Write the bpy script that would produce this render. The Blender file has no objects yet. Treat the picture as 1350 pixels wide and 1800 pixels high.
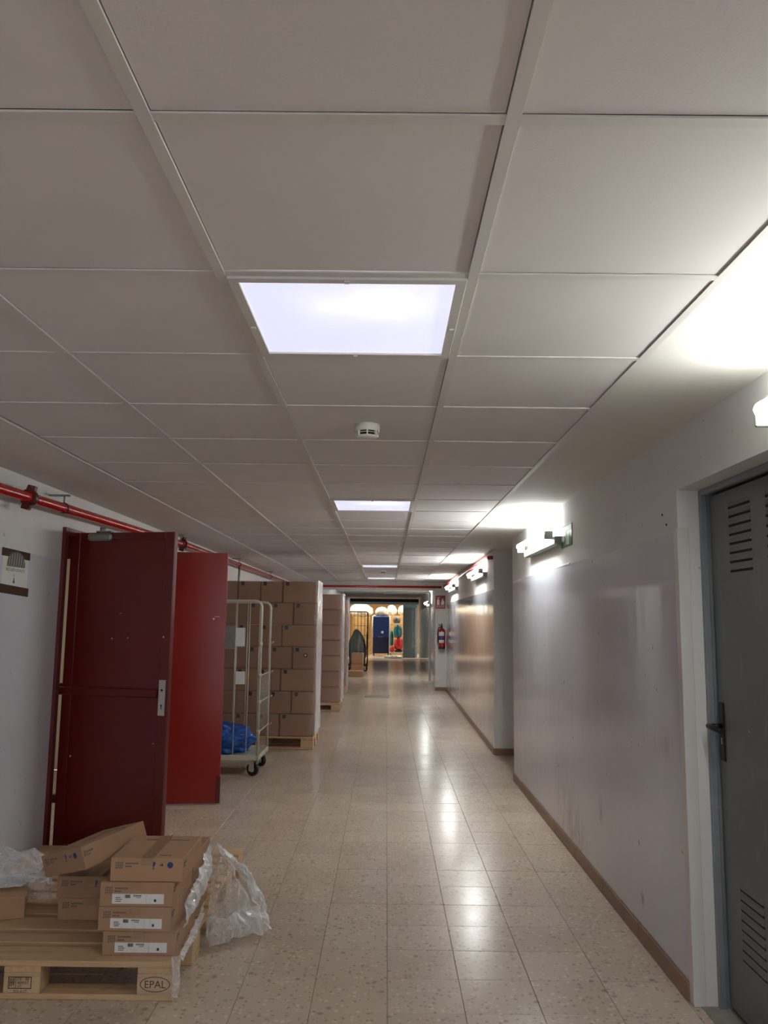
import bpy, bmesh, math, random
from mathutils import Vector, Matrix, noise

random.seed(7)
C = bpy.context.scene.collection
sc = bpy.context.scene
PI = math.pi

# ------------------------------------------------------------------ camera
F, PITCH, YAW, ROLL, HC = 1421.3, 0.1323, 0.0042, 0.0119, 1.5
fw = Vector((-math.sin(YAW)*math.cos(PITCH), math.cos(YAW)*math.cos(PITCH), math.sin(PITCH)))
rt = Vector((math.cos(YAW), math.sin(YAW), 0)); up = rt.cross(fw)
r2 = rt*math.cos(ROLL) + up*math.sin(ROLL)
u2 = -rt*math.sin(ROLL) + up*math.cos(ROLL)
cd = bpy.data.cameras.new('camera'); cam = bpy.data.objects.new('camera', cd); C.objects.link(cam)
cam.matrix_world = Matrix(((r2.x, u2.x, -fw.x, 0), (r2.y, u2.y, -fw.y, 0), (r2.z, u2.z, -fw.z, HC), (0, 0, 0, 1)))
cd.sensor_fit = 'HORIZONTAL'; cd.sensor_width = 36; cd.lens = F/1350*36
cd.clip_start = 0.05; cd.clip_end = 200
sc.camera = cam
# ------------------------------------------------------------------ light and exposure
w = bpy.data.worlds.new('world'); sc.world = w; w.use_nodes = True
w.node_tree.nodes['Background'].inputs[0].default_value = (0.80, 0.88, 1.0, 1)
w.node_tree.nodes['Background'].inputs[1].default_value = 0.6      # overcast daylight at the open end behind the camera
TUBE_W, PANEL_W = 19.0, 0.185
sc.view_settings.view_transform = 'Standard'; sc.view_settings.look = 'None'
sc.view_settings.gamma = 1; sc.view_settings.use_curve_mapping = False
sc.view_settings.exposure = 2.22
sc.cycles.sample_clamp_indirect = 3.0; sc.cycles.caustics_reflective = False; sc.cycles.caustics_refractive = False

# ------------------------------------------------------------------ helpers
def lin(c):
    return tuple((x/12.92 if x <= .04045 else ((x+.055)/1.055)**2.4) for x in [v/255 for v in c])

class MB:
    def __init__(s): s.v, s.f, s.m, s.s = [], [], [], []
    def add(s, vs, fs, mi=0, sm=False, M=None):
        b = len(s.v)
        for p in vs:
            p = Vector(p)
            s.v.append(tuple(M @ p) if M is not None else tuple(p))
        for q in fs:
            s.f.append([b+i for i in q]); s.m.append(mi); s.s.append(sm)
        return s
    def box(s, x0, x1, y0, y1, z0, z1, mi=0, M=None, bev=0):
        if bev:
            bm = bmesh.new(); bmesh.ops.create_cube(bm, size=1)
            bmesh.ops.scale(bm, vec=(x1-x0, y1-y0, z1-z0), verts=bm.verts)
            bmesh.ops.translate(bm, vec=((x0+x1)/2, (y0+y1)/2, (z0+z1)/2), verts=bm.verts)
            bmesh.ops.bevel(bm, geom=bm.edges[:], offset=bev, segments=1, affect='EDGES')
            bm.verts.index_update()
            s.add([v.co.copy() for v in bm.verts], [[v.index for v in f.verts] for f in bm.faces], mi, False, M)
            bm.free(); return s
        vs = [(x0,y0,z0),(x1,y0,z0),(x1,y1,z0),(x0,y1,z0),(x0,y0,z1),(x1,y0,z1),(x1,y1,z1),(x0,y1,z1)]
        return s.add(vs, [(0,3,2,1),(4,5,6,7),(0,1,5,4),(1,2,6,5),(2,3,7,6),(3,0,4,7)], mi, False, M)
    def prism(s, poly, z0, z1, mi=0):
        n = len(poly)
        vs = [(x,y,z0) for x,y in poly] + [(x,y,z1) for x,y in poly]
        fs = [list(range(n))[::-1], list(range(n,2*n))] + [(i,(i+1)%n,n+(i+1)%n,n+i) for i in range(n)]
        return s.add(vs, fs, mi)
    def tube(s, pts, r, n=10, mi=0, M=None, caps=True, sm=True):
        pts = [Vector(p) for p in pts]; rs = r if isinstance(r, (list, tuple)) else [r]*len(pts)
        vs = []; fs = []
        ref = None
        for i, p in enumerate(pts):
            d = (pts[min(i+1, len(pts)-1)] - pts[max(i-1, 0)]).normalized()
            if ref is None:
                ref = Vector((0,0,1)) if abs(d.z) < .9 else Vector((1,0,0))
            a = d.cross(ref).normalized(); b = a.cross(d).normalized(); ref = b
            for k in range(n):
                t = 2*PI*k/n; vs.append(p + (a*math.cos(t) + b*math.sin(t))*rs[i])
        for i in range(len(pts)-1):
            for k in range(n):
                fs.append((i*n+k, (i+1)*n+k, (i+1)*n+(k+1)%n, i*n+(k+1)%n))
        s.add(vs, fs, mi, sm, M)
        if caps:
            b = len(s.v) - len(vs)
            for q in (list(range(b, b+n)), list(range(len(s.v)-n, len(s.v)))[::-1]):
                s.f.append(q); s.m.append(mi); s.s.append(False)
        return s
    def lathe(s, prof, n=24, mi=0, M=None, sm=True):
        vs = []; fs = []
        for r, z in prof:
            for k in range(n):
                t = 2*PI*k/n; vs.append((r*math.cos(t), r*math.sin(t), z))
        for i in range(len(prof)-1):
            for k in range(n):
                fs.append((i*n+k, i*n+(k+1)%n, (i+1)*n+(k+1)%n, (i+1)*n+k))
        return s.add(vs, fs, mi, sm, M)
    def mesh(s, name, mats):
        me = bpy.data.meshes.new(name); me.from_pydata(s.v, [], s.f)
        for m in (mats if isinstance(mats, (list, tuple)) else [mats]): me.materials.append(m)
        me.polygons.foreach_set('material_index', s.m); me.polygons.foreach_set('use_smooth', s.s)
        me.update(); return me
    def build(s, name, mats, parent=None):
        return link(name, s.mesh(name, mats), parent)

def link(name, me, parent=None, loc=(0,0,0), rot=(0,0,0)):
    o = bpy.data.objects.new(name, me); C.objects.link(o)
    o.location = loc; o.rotation_euler = rot
    if parent: o.parent = parent
    return o
def tag(o, label=None, cat=None, group=None, kind=None):
    if label: o['label'] = label
    if cat: o['category'] = cat
    if group: o['group'] = group
    if kind: o['kind'] = kind
    return o
def thing(name, label, cat, loc=(0,0,0), rotz=0, group=None):
    o = bpy.data.objects.new(name, None); C.objects.link(o); o.empty_display_size = .1
    o.location = loc; o.rotation_euler = (0,0,rotz)
    return tag(o, label, cat, group)
def dup(root, loc, rot=None, label=None, group=None, parent=None):
    r = root.copy(); C.objects.link(r); r.location = loc
    if rot is not None: r.rotation_euler = rot
    if label: r['label'] = label
    if group: r['group'] = group
    for ch in list(root.children):
        c = ch.copy(); C.objects.link(c); c.parent = r
        for g in list(ch.children):
            d = g.copy(); C.objects.link(d); d.parent = c
    return r
def T(x, y, z): return Matrix.Translation((x, y, z))
def RX(a): return Matrix.Rotation(a, 4, 'X')
def RY(a): return Matrix.Rotation(a, 4, 'Y')
def RZ(a): return Matrix.Rotation(a, 4, 'Z')
def text_into(mb, s, size, M, mi=0):
    cu = bpy.data.curves.new('lettering', 'FONT'); cu.body = s; cu.size = size; cu.align_x = 'CENTER'; cu.resolution_u = 3
    o = bpy.data.objects.new('lettering', cu); C.objects.link(o)
    me = bpy.data.meshes.new_from_object(o.evaluated_get(bpy.context.evaluated_depsgraph_get()))
    mb.add([v.co.copy() for v in me.vertices], [list(p.vertices) for p in me.polygons], mi, False, M)
    bpy.data.objects.remove(o); bpy.data.curves.remove(cu); bpy.data.meshes.remove(me)

# ------------------------------------------------------------------ materials
class N:
    def __init__(s, name):
        s.m = bpy.data.materials.new(name); s.m.use_nodes = True; s.t = s.m.node_tree
        s.p = s.t.nodes['Principled BSDF']; s.out = s.t.nodes['Material Output']
    def n(s, ty, **kw):
        x = s.t.nodes.new(ty)
        for k, v in kw.items():
            if k in x.inputs: x.inputs[k].default_value = v
            else: setattr(x, k, v)
        return x
    def l(s, a, b): s.t.links.new(a, b)
    def coord(s, scale=(1,1,1), loc=(0,0,0), kind='Object'):
        tc = s.n('ShaderNodeTexCoord'); mp = s.n('ShaderNodeMapping')
        mp.inputs['Scale'].default_value = scale; mp.inputs['Location'].default_value = loc
        s.l(tc.outputs[kind], mp.inputs['Vector']); return mp.outputs['Vector']
    def noise(s, vec, scale, detail=4, rough=.5):
        x = s.n('ShaderNodeTexNoise'); x.inputs['Scale'].default_value = scale; x.inputs['Detail'].default_value = detail
        x.inputs['Roughness'].default_value = rough; s.l(vec, x.inputs['Vector']); return x.outputs['Fac']
    def ramp(s, fac, stops):
        x = s.n('ShaderNodeValToRGB'); e = x.color_ramp.elements
        while len(e) < len(stops): e.new(.5)
        for i, (p, c) in enumerate(stops):
            e[i].position = p
        for i, (p, c) in enumerate(stops):
             e[i].color = tuple(c[:3]) + (1,) if not isinstance(c, (int, float)) else (c, c, c, 1)
        s.l(fac, x.inputs['Fac']); return x.outputs['Color']
    def mix(s, fac, a, b, blend='MIX'):
        x = s.n('ShaderNodeMix', data_type='RGBA', blend_type=blend)
        for sock, v in ((x.inputs[0], fac), (x.inputs[6], a), (x.inputs[7], b)):
            if isinstance(v, bpy.types.NodeSocket): s.l(v, sock)
            elif isinstance(v, (int, float)): sock.default_value = v
            else: sock.default_value = tuple(v[:3]) + (1,)
        return x.outputs[2]
    def math(s, op, a, b=0.0, clamp=False):
        x = s.n('ShaderNodeMath', operation=op, use_clamp=clamp)
        for i, v in enumerate((a, b)):
            if isinstance(v, bpy.types.NodeSocket): s.l(v, x.inputs[i])
            else: x.inputs[i].default_value = v
        return x.outputs[0]
    def bump(s, h, strength=.2, dist=.01):
        b = s.n('ShaderNodeBump'); b.inputs['Strength'].default_value = strength; b.inputs['Distance'].default_value = dist
        s.l(h, b.inputs['Height']); s.l(b.outputs['Normal'], s.p.inputs['Normal']); return b
    def set(s, rough=.5, metal=0, spec=None, coat=None):
        s.p.inputs['Roughness'].default_value = rough; s.p.inputs['Metallic'].default_value = metal
        if spec is not None: s.p.inputs['Specular IOR Level'].default_value = spec
        if coat is not None:
            s.p.inputs['Coat Weight'].default_value = coat; s.p.inputs['Coat Roughness'].default_value = .1

def simple(name, rgb, rough=.5, metal=0, var=.12, vs=6, bump=0, bs=40, spec=None, coat=None):
    k = N(name); c = lin(rgb); v = k.coord()
    f = k.noise(v, vs, 5)
    col = k.ramp(f, [(.3, tuple(x*(1-var) for x in c)), (.7, tuple(min(1, x*(1+var)) for x in c))])
    k.l(col, k.p.inputs['Base Color']); k.set(rough, metal, spec, coat)
    if bump: k.bump(k.noise(v, bs, 4), bump, .005)
    return k.m

def emit(name, rgb, strength):
    k = N(name); k.p.inputs['Emission Color'].default_value = rgb + (1,); k.p.inputs['Emission Strength'].default_value = strength
    k.p.inputs['Base Color'].default_value = (.8,.8,.8,1); k.m.cycles.emission_sampling = 'FRONT'; return k.m

M = {}
# walls: matt white above, satin lilac-grey gloss paint dado below about 1.86 m
def wall_mat(name, dado_top):
    k = N(name); v = k.coord()
    sep = k.n('ShaderNodeSeparateXYZ'); k.l(v, sep.inputs[0])
    wob = k.math('MULTIPLY', k.noise(v, 3, 3), .012)
    d = k.math('LESS_THAN', k.math('ADD', sep.outputs[2], wob), dado_top)
    blot = k.noise(v, 1.3, 6, .6)
    white = k.ramp(blot, [(.3, lin((216,214,211))), (.7, lin((226,224,221)))])
    dado = k.ramp(blot, [(.3, lin((206,206,214))), (.7, lin((217,217,225)))])
    col = k.mix(d, white, dado)
    specks = k.math('GREATER_THAN', k.noise(v, 23, 2), .745)
    col = k.mix(k.math('MULTIPLY', specks, .35), col, lin((90,84,80)))
    k.l(col, k.p.inputs['Base Color'])
    k.l(k.ramp(d, [(0, .75), (1, .33)]), k.p.inputs['Roughness'])
    k.bump(k.noise(v, 9, 5), .12, .01); return k.m
M['wall_left'] = wall_mat('painted_wall', 1.86)
M['wall'] = wall_mat('painted_wall_plain', -1)
M['plaster'] = simple('ceiling_plaster', (214,209,203), .8, var=.02, vs=1.5, bump=.05, bs=6)
def tile_mat():
    k = N('ceiling_tile_board'); v = k.coord(kind='Object')
    oi = k.n('ShaderNodeObjectInfo')
    f = k.noise(v, 2.2, 4)
    a = k.ramp(f, [(.3, lin((212,206,203))), (.7, lin((220,214,211)))])
    b = k.mix(.25, a, k.ramp(oi.outputs['Random'], [(0, lin((206,199,197))), (1, lin((221,217,213)))]))
    k.l(b, k.p.inputs['Base Color']); k.set(.85)
    k.bump(k.noise(v, 180, 3), .12, .002); return k.m
M['tile'] = tile_mat()
M['tee'] = simple('tee_enamel', (210,205,200), .6, var=.02)
# glossy protective sheet on the right wall
def sheet_mat():
    k = N('glossy_wall_sheet'); v = k.coord()
    blot = k.noise(v, 1.1, 5)
    col = k.ramp(blot, [(.3, lin((204,204,213))), (.7, lin((216,216,225)))])
    sep = k.n('ShaderNodeSeparateXYZ'); k.l(v, sep.inputs[0])
    # grimy scuffs above the skirting at two places
    def blob(y, z, ry, rz, thr):
        a = k.math('DIVIDE', k.math('SUBTRACT', sep.outputs[1], y), ry); b = k.math('DIVIDE', k.math('SUBTRACT', sep.outputs[2], z), rz)
        d = k.math('SQRT', k.math('ADD', k.math('MULTIPLY', a, a), k.math('MULTIPLY', b, b)))
        m = k.math('SUBTRACT', 1, d, True)
        nz = k.noise(k.coord((6,9,2.2)), 2.4, 6, .65)
        return k.math('MULTIPLY', k.math('MULTIPLY', m, k.math('SUBTRACT', nz, thr, True)), 5, True)
    for (y, z, ry, rz, thr, dirt, amt) in ((5.45,.18,.42,.30,.42,(92,86,74),.75), (5.85,.24,.16,.28,.45,(120,92,84),.6),
                                           (4.78,.45,.05,.12,.40,(110,104,104),.6), (3.75,.98,.28,.09,.44,(120,116,122),.45), (4.05,.2,.04,.05,.4,(90,88,96),.6)):
        col = k.mix(k.math('MULTIPLY', blob(y, z, ry, rz, thr), amt), col, lin(dirt))
    specks = k.math('GREATER_THAN', k.noise(v, 17, 1), .775)
    col = k.mix(k.math('MULTIPLY', specks, .6), col, lin((80,76,76)))
    k.l(col, k.p.inputs['Base Color'])
    rr = k.noise(v, 2.0, 5)
    k.l(k.ramp(rr, [(.35, .05), (.65, .13)]), k.p.inputs['Roughness'])
    k.p.inputs['Specular IOR Level'].default_value = .6
    b = k.math('ADD', k.math('MULTIPLY', k.noise(k.coord((1,1.2,.35)), 3.2, 2), 1.0), k.math('MULTIPLY', k.noise(v, 22, 2), .05))
    k.bump(b, .085, .03); return k.m
M['sheet'] = sheet_mat()
def terrazzo():
    k = N('terrazzo'); v = k.coord(kind='Object')
    geo = k.n('ShaderNodeNewGeometry'); mp = k.n('ShaderNodeMapping'); k.l(geo.outputs['Position'], mp.inputs['Vector'])
    vec = mp.outputs['Vector']
    base = k.ramp(k.noise(vec, 1.6, 6, .6), [(.3, lin((194,176,158))), (.7, lin((208,192,175)))])
    oi = k.n('ShaderNodeObjectInfo')
    base = k.mix(.35, base, k.ramp(oi.outputs['Random'], [(0, lin((188,170,153))), (1, lin((214,198,181)))]))
    def chips(scale, thr, c, base, amt=1):
        vo = k.n('ShaderNodeTexVoronoi'); vo.inputs['Scale'].default_value = scale; k.l(vec, vo.inputs['Vector'])
        sp = k.n('ShaderNodeSeparateColor'); k.l(vo.outputs['Color'], sp.inputs[0])
        m = k.math('MULTIPLY', k.math('GREATER_THAN', sp.outputs[0], thr), k.math('MULTIPLY', k.math('SUBTRACT', .55, vo.outputs['Distance'], True), 3.2, True))
        return k.mix(k.math('MULTIPLY', m, amt), base, c)
    base = chips(46, .80, lin((232,218,198)), base, .6)
    base = chips(58, .84, lin((140,120,104)), base, .6)
    base = chips(52, .92, lin((160,122,102)), base, .4)
    base = chips(34, .965, lin((112,100,92)), base, .5)
    k.l(base, k.p.inputs['Base Color'])
    k.l(k.ramp(k.noise(vec, 2.3, 5), [(.3, .17), (.7, .255)]), k.p.inputs['Roughness'])
    k.p.inputs['Specular IOR Level'].default_value = .42
    k.bump(k.noise(vec, 5, 3), .05, .01); return k.m
M['terrazzo'] = terrazzo()
M['grout'] = simple('floor_grout', (122,106,92), .8, var=.2, vs=12)
M['skirting'] = simple('brown_skirting', (136,104,82), .42, var=.12, vs=9, bump=.05)
def wood_mat(name, a, b):
    k = N(name); v = k.coord((1.4, 22, 22)); oi = k.n('ShaderNodeObjectInfo')
    add = k.n('ShaderNodeVectorMath', operation='ADD'); k.l(v, add.inputs[0])
    cmb = k.n('ShaderNodeCombineXYZ'); sc_ = k.math('MULTIPLY', oi.outputs['Random'], 37.0)
    for i in range(3): k.l(sc_, cmb.inputs[i])
    k.l(cmb.outputs[0], add.inputs[1]); vec = add.outputs[0]
    f = k.noise(vec, 1.6, 6, .6)
    col = k.ramp(f, [(.28, lin(a)), (.5, tuple((x+y)/2 for x, y in zip(lin(a), lin(b)))), (.72, lin(b))])
    kn = k.noise(k.coord((3, 9, 9)), 1.7, 1)
    col = k.mix(k.math('MULTIPLY', k.math('SUBTRACT', kn, .74, True), 4, True), col, lin((94,62,40)))
    k.l(col, k.p.inputs['Base Color']); k.set(.7); k.bump(f, .25, .004); return k.m
M['wood'] = wood_mat('pallet_pine', (186,152,114), (212,178,138))
M['wood_block'] = wood_mat('pallet_block_pine', (184,152,116), (212,184,148))
M['burn'] = simple('burned_brand_mark', (52,40,32), .8, var=.3, vs=30)
def card_mat(name, c, dv=.07):
    k = N(name); oi = k.n('ShaderNodeObjectInfo'); c = lin(c)
    v = k.coord((1, 1, 30)); v2 = k.coord()
    f = k.math('ADD', k.math('MULTIPLY', k.noise(v, 3, 4), .5), k.math('MULTIPLY', k.noise(v2, 5, 5), .5))
    col = k.ramp(f, [(.35, tuple(x*(1-dv*1.5) for x in c)), (.65, tuple(x*(1+dv) for x in c))])
    col = k.mix(.5, col, k.mix(oi.outputs['Random'], tuple(x*.86 for x in c), tuple(x*1.1 for x in c)))
    k.l(col, k.p.inputs['Base Color']); k.set(.72, spec=.3); k.bump(k.noise(v2, 60, 3), .06, .002); return k.m
M['card'] = card_mat('kraft_cardboard', (172,136,106))
M['card_b'] = card_mat('brown_cardboard', (166,124,92))
M['card_pink'] = card_mat('pinkish_cardboard', (180,142,122))
M['card_tape'] = simple('kraft_tape', (158,124,94), .4, var=.05)
M['print'] = simple('grey_print', (104,92,90), .7, var=.15, vs=60)
M['print_blue'] = simple('blue_print', (40,66,116), .7, var=.15, vs=60)
M['ink'] = simple('black_ink', (34,30,30), .6, var=.15, vs=60)
M['paper'] = simple('white_paper', (224,224,220), .6, var=.02)
M['brown_tape'] = simple('brown_parcel_tape', (70,48,26), .3, var=.15, vs=30)
M['pipe'] = simple('red_pipe_enamel', (176,22,22), .22, var=.06, spec=.6)
M['clamp'] = simple('dark_red_casting', (88,20,16), .4, var=.2, vs=40)
M['galv'] = simple('galvanised_steel', (150,154,146), .45, .6, var=.12, vs=20)
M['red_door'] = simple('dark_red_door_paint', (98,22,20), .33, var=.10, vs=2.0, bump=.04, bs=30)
M['red_door_lit'] = simple('lit_red_door', (142,30,20), .30, var=.10, vs=1.5, bump=.04, bs=30)  # brighter copy of the door red, for the leaf lit from the side room
M['alu'] = simple('brushed_aluminium', (196,194,188), .35, .7, var=.06, vs=25)
M['black'] = simple('black_plastic', (20,20,22), .4, var=.2)
M['rubber'] = simple('black_rubber', (16,16,17), .65, var=.2)
M['chip'] = simple('chipped_paint_spots', (226,206,196), .7, var=.05)
def grey_door():
    k = N('grey_steel_door_paint'); v = k.coord()
    col = k.ramp(k.noise(v, 1.4, 6, .6), [(.3, lin((98,102,104))), (.7, lin((116,119,121)))])
    strk = k.noise(k.coord((4, 9, 3)), 2.0, 5, .7)
    col = k.mix(k.math('MULTIPLY', k.math('SUBTRACT', strk, .58, True), 2.5, True), col, lin((140,146,156)))
    sp = k.math('GREATER_THAN', k.noise(v, 33, 1), .785)
    col = k.mix(k.math('MULTIPLY', sp, .7), col, lin((190,192,192)))
    k.l(col, k.p.inputs['Base Color']); k.set(.42); k.bump(k.noise(v, 7, 3), .05, .01); return k.m
M['grey_door'] = grey_door()
M['grey_frame'] = simple('grey_frame_paint', (134,139,143), .4, var=.12, vs=8, bump=.1, bs=20)
M['white_gloss'] = simple('white_gloss_paint', (216,216,214), .4, var=.02, bump=.04, bs=8)
M['guard'] = simple('cream_corner_guard', (212,208,202), .4, var=.02)
M['lamp_body'] = simple('lamp_housing_enamel', (132,132,126), .4, var=.03)
M['tube'] = emit('fluorescent_tube', (.95, 1.0, .985), TUBE_W)
M['tube_dim'] = emit('dimmed_fluorescent_tube', (.95, 1.0, .965), TUBE_W*.55)  # nearest tube turned down so the ceiling above it clips less
M['tube_fill'] = emit('boosted_fluorescent_tube', (.97, .99, 1.0), TUBE_W*1.8)  # unseen tube behind the camera, boosted to fill the foreground
def panel_mat():
    k = N('lit_prismatic_diffuser'); v = k.coord()
    sep = k.n('ShaderNodeSeparateXYZ'); k.l(v, sep.inputs[0])
    def bulb(x, y, rx, ry):          # the lamps behind the diffuser show through as soft bright patches
        a = k.math('DIVIDE', k.math('SUBTRACT', sep.outputs[0], x), rx); b = k.math('DIVIDE', k.math('SUBTRACT', sep.outputs[1], y), ry)
        g = k.math('ADD', k.math('MULTIPLY', a, a), k.math('MULTIPLY', b, b))
        return k.math('POWER', 2.718, k.math('MULTIPLY', g, -1.0))
    f = k.math('ADD', bulb(.09, -.12, .11, .12), k.math('MULTIPLY', bulb(-.075, -.10, .07, .11), .45), True)
    f = k.math('ADD', f, k.math('MULTIPLY', k.noise(v, 5, 2), .25), True)
    col = k.ramp(f, [(0, (.68,.71,.97)), (.6, (.86,.87,1.04)), (1, (1.15,1.18,1.12))])
    k.l(col, k.p.inputs['Emission Color']); k.p.inputs['Emission Strength'].default_value = PANEL_W
    k.set(.3); return k.m
M['panel'] = panel_mat()
M['detector'] = simple('ivory_plastic', (226,222,212), .4, var=.02)
M['dark'] = simple('dark_recess', (24,23,22), .8, var=.2)
M['green'] = simple('green_sign_face', (20,92,64), .35, var=.05)
M['sign_white'] = simple('photoluminescent_white', (226,236,222), .35, var=.02)
M['sign_red'] = simple('red_sign_face', (150,18,24), .4, var=.05)
M['ext_red'] = simple('extinguisher_red', (170,16,26), .25, var=.05, spec=.6)
M['blue_label'] = simple('blue_label', (40,70,140), .4, var=.1)
M['cage'] = simple('zinc_plated_tube', (200,194,178), .4, .25, var=.08, vs=15)
M['cage_dark'] = simple('dark_cage_steel', (60,54,46), .5, .4, var=.1)
M['blue_bag'] = simple('blue_plastic_film', (10,84,170), .32, var=.25, vs=9, bump=.3, bs=14, spec=.6)
M['blue_cover'] = simple('blue_nylon_cover', (12,50,112), .5, var=.15, vs=4, bump=.2, bs=8)
M['navy'] = simple('navy_plastic', (14,26,62), .5, var=.15)
M['teal_bag'] = simple('teal_plastic_film', (12,104,108), .35, var=.2, vs=6, bump=.3, bs=9)
M['red_bag'] = simple('red_plastic_film', (188,34,34), .35, var=.15, vs=6, bump=.3, bs=9)
M['grey_bag'] = simple('grey_green_plastic_film', (104,106,98), .4, var=.25, vs=5, bump=.3, bs=9)
M['teal_frame'] = simple('blue_grey_enamel', (150,184,196), .4, var=.06)
M['teal_door'] = simple('grey_green_enamel', (128,146,142), .4, var=.06)
M['ochre'] = simple('ochre_wall_paint', (216,180,122), .7, var=.06)
M['cream'] = simple('cream_wall_paint', (226,216,196), .7, var=.04)
M['white_wrap'] = simple('white_translucent_wrap', (226,222,206), .35, var=.08, vs=7, bump=.3, bs=10)
M['tan_wood'] = simple('tan_plywood', (176,142,92), .6, var=.12, vs=12)
def film(name, base, gain, rough=.18, milky=(.86,.86,.88), bs=14):
    # thin clear polythene: mostly see-through, hazier and shinier where it turns away from the eye
    k = N(name); v = k.coord()
    k.p.inputs['Base Color'].default_value = milky + (1,); k.set(rough, spec=.9)
    b = k.bump(k.math('ADD', k.noise(v, bs, 3), k.math('MULTIPLY', k.noise(v, bs*3.5, 2), .4)), .7, .02)
    tr = k.n('ShaderNodeBsdfTransparent'); mx = k.n('ShaderNodeMixShader')
    lw = k.n('ShaderNodeLayerWeight'); lw.inputs['Blend'].default_value = .45; k.l(b.outputs['Normal'], lw.inputs['Normal'])
    f = k.math('ADD', k.math('MULTIPLY', lw.outputs['Facing'], gain), base, True)
    f = k.math('MULTIPLY', f, k.math('ADD', k.noise(v, bs*.6, 3), .5), True)
    k.l(f, mx.inputs[0]); k.l(tr.outputs[0], mx.inputs[1]); k.l(k.p.outputs[0], mx.inputs[2])
    k.l(mx.outputs[0], k.out.inputs['Surface']); return k.m
M['film'] = film('clear_crumpled_film', .20, 1.05, rough=.11)
M['film_thin'] = film('clear_cling_film', .015, .30, rough=.1)
M['film_wrap'] = film('stretch_wrap_film', .05, 1.15, rough=.12, bs=9)

# ------------------------------------------------------------------ the setting
XL = -2.06; CZ = 2.305
def struct(name, mb, mats, label=None):
    return tag(mb.build(name, mats), label, None, None, 'structure')
# floor slab (grout) with terrazzo tiles proud of it
fl = MB().box(-2.30, 2.3, -6, 33.2, -.12, -.0025); fl.box(-5, 5, 33.2, 41, -.12, -.0025); fl.box(-4.4,-2.3,4.4,8.2,-.12,-.0025)
floor = struct('floor', fl, M['grout'], 'worn beige terrazzo tile floor running down the corridor')
def tile_shape(mb, x, y, s=.2978, g=.0012):
    h = s/2; b = .0009
    vs = [(x-h,y-h,-.004),(x+h,y-h,-.004),(x+h,y+h,-.004),(x-h,y+h,-.004),(x-h,y-h,-b),(x+h,y-h,-b),(x+h,y+h,-b),(x-h,y+h,-b),
          (x-h+b,y-h+b,0),(x+h-b,y-h+b,0),(x+h-b,y+h-b,0),(x-h+b,y+h-b,0)]
    mb.add(vs, [(0,1,5,4),(1,2,6,5),(2,3,7,6),(3,0,4,7),(4,5,9,8),(5,6,10,9),(6,7,11,10),(7,4,8,11),(8,9,10,11)])
TX0, TY0, TS = .022, 3.64, .30
tm = MB(); tile_shape(tm, 0, 0); tile_me = tm.mesh('floor_tile', M['terrazzo'])
rest = MB()
for j in range(-34, 99):
    y = TY0 + (j+.5)*TS
    for i in range(-7, 5):
        x = TX0 + (i+.5)*TS
        if x < XL-.15 or x > 1.5: continue
        near = 2.5 < y < 8.6
        if near: link('floor_tile', tile_me, floor, (x, y, random.uniform(-.0006, .0006)))
        else: tile_shape(rest, x, y)
for j in range(14, 20):
    for i in range(5, 8): tile_shape(rest, TX0+(i+.5)*TS, TY0+(j+.5)*TS)
for j in range(99, 125):
    for i in range(-16, 16): tile_shape(rest, TX0+(i+.5)*TS, TY0+(j+.5)*TS)
for j in range(4, 15):
    for i in range(-14, -7): tile_shape(rest, TX0+(i+.5)*TS, TY0+(j+.5)*TS)
o = rest.build('distant_floor_tile', M['terrazzo'], floor); o['kind'] = 'stuff'

# ceiling: slab, plaster margins, tee grid and tiles
mains = [.197-.6*i for i in range(4)]                    # .197 -.403 -1.003 -1.603
EDGE = .782
cl = MB().box(-2.4, 2.4, -6, 33, 2.36, 2.45).box(EDGE+.012, 2.4, -6, 17.75, 2.318, 2.36)
cl.add([(-1.615,-6,2.303),(-2.07,-6,2.282),(-2.07,-6,2.36),(-1.615,-6,2.36),(-1.615,17.75,2.303),(-2.07,17.75,2.282),(-2.07,17.75,2.36),(-1.615,17.75,2.36)], [(0,1,2,3),(7,6,5,4),(0,4,5,1),(1,5,6,2),(2,6,7,3),(3,7,4,0)])
cl.box(-2.3, 1.6, 17.95, 33, 2.335, 2.36)
ceiling = struct('ceiling', cl, M['plaster'], 'suspended ceiling of square white tiles with plaster margins')
ct = MB().box(-.287,.287,-.287,.287,0,.012, bev=.0015); ct_me = ct.mesh('ceiling_tile', M['tile'])
ctr = MB().box(-.28,.28,-.287,.287,0,.012, bev=.0015); ctr_me = ctr.mesh('ceiling_tile', M['tile'])
mt = MB().box(-.012,.012,-6,17.75,0,.007); mt_me = mt.mesh('tee_bar', M['tee'])
xt = MB().box(-.288,.288,-.012,.012,.0020,.006); xt_me = xt.mesh('tee_bar', M['tee'])
for x in mains[:3]: link('tee_bar', mt_me, ceiling, (x, 0, CZ+.0005))
struct_edge = MB().box(EDGE-.012, EDGE+.012, -6, 17.75, CZ+.0018, CZ+.03).build('edge_angle', M['tee'], ceiling)
MB().box(-1.620, -1.600, -6, 17.75, CZ-.0025, CZ+.03).build('edge_angle', M['tee'], ceiling)
Y0 = 1.2209
PANELS = (-5, 1, 7, 18, 24)
far = MB()
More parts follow.
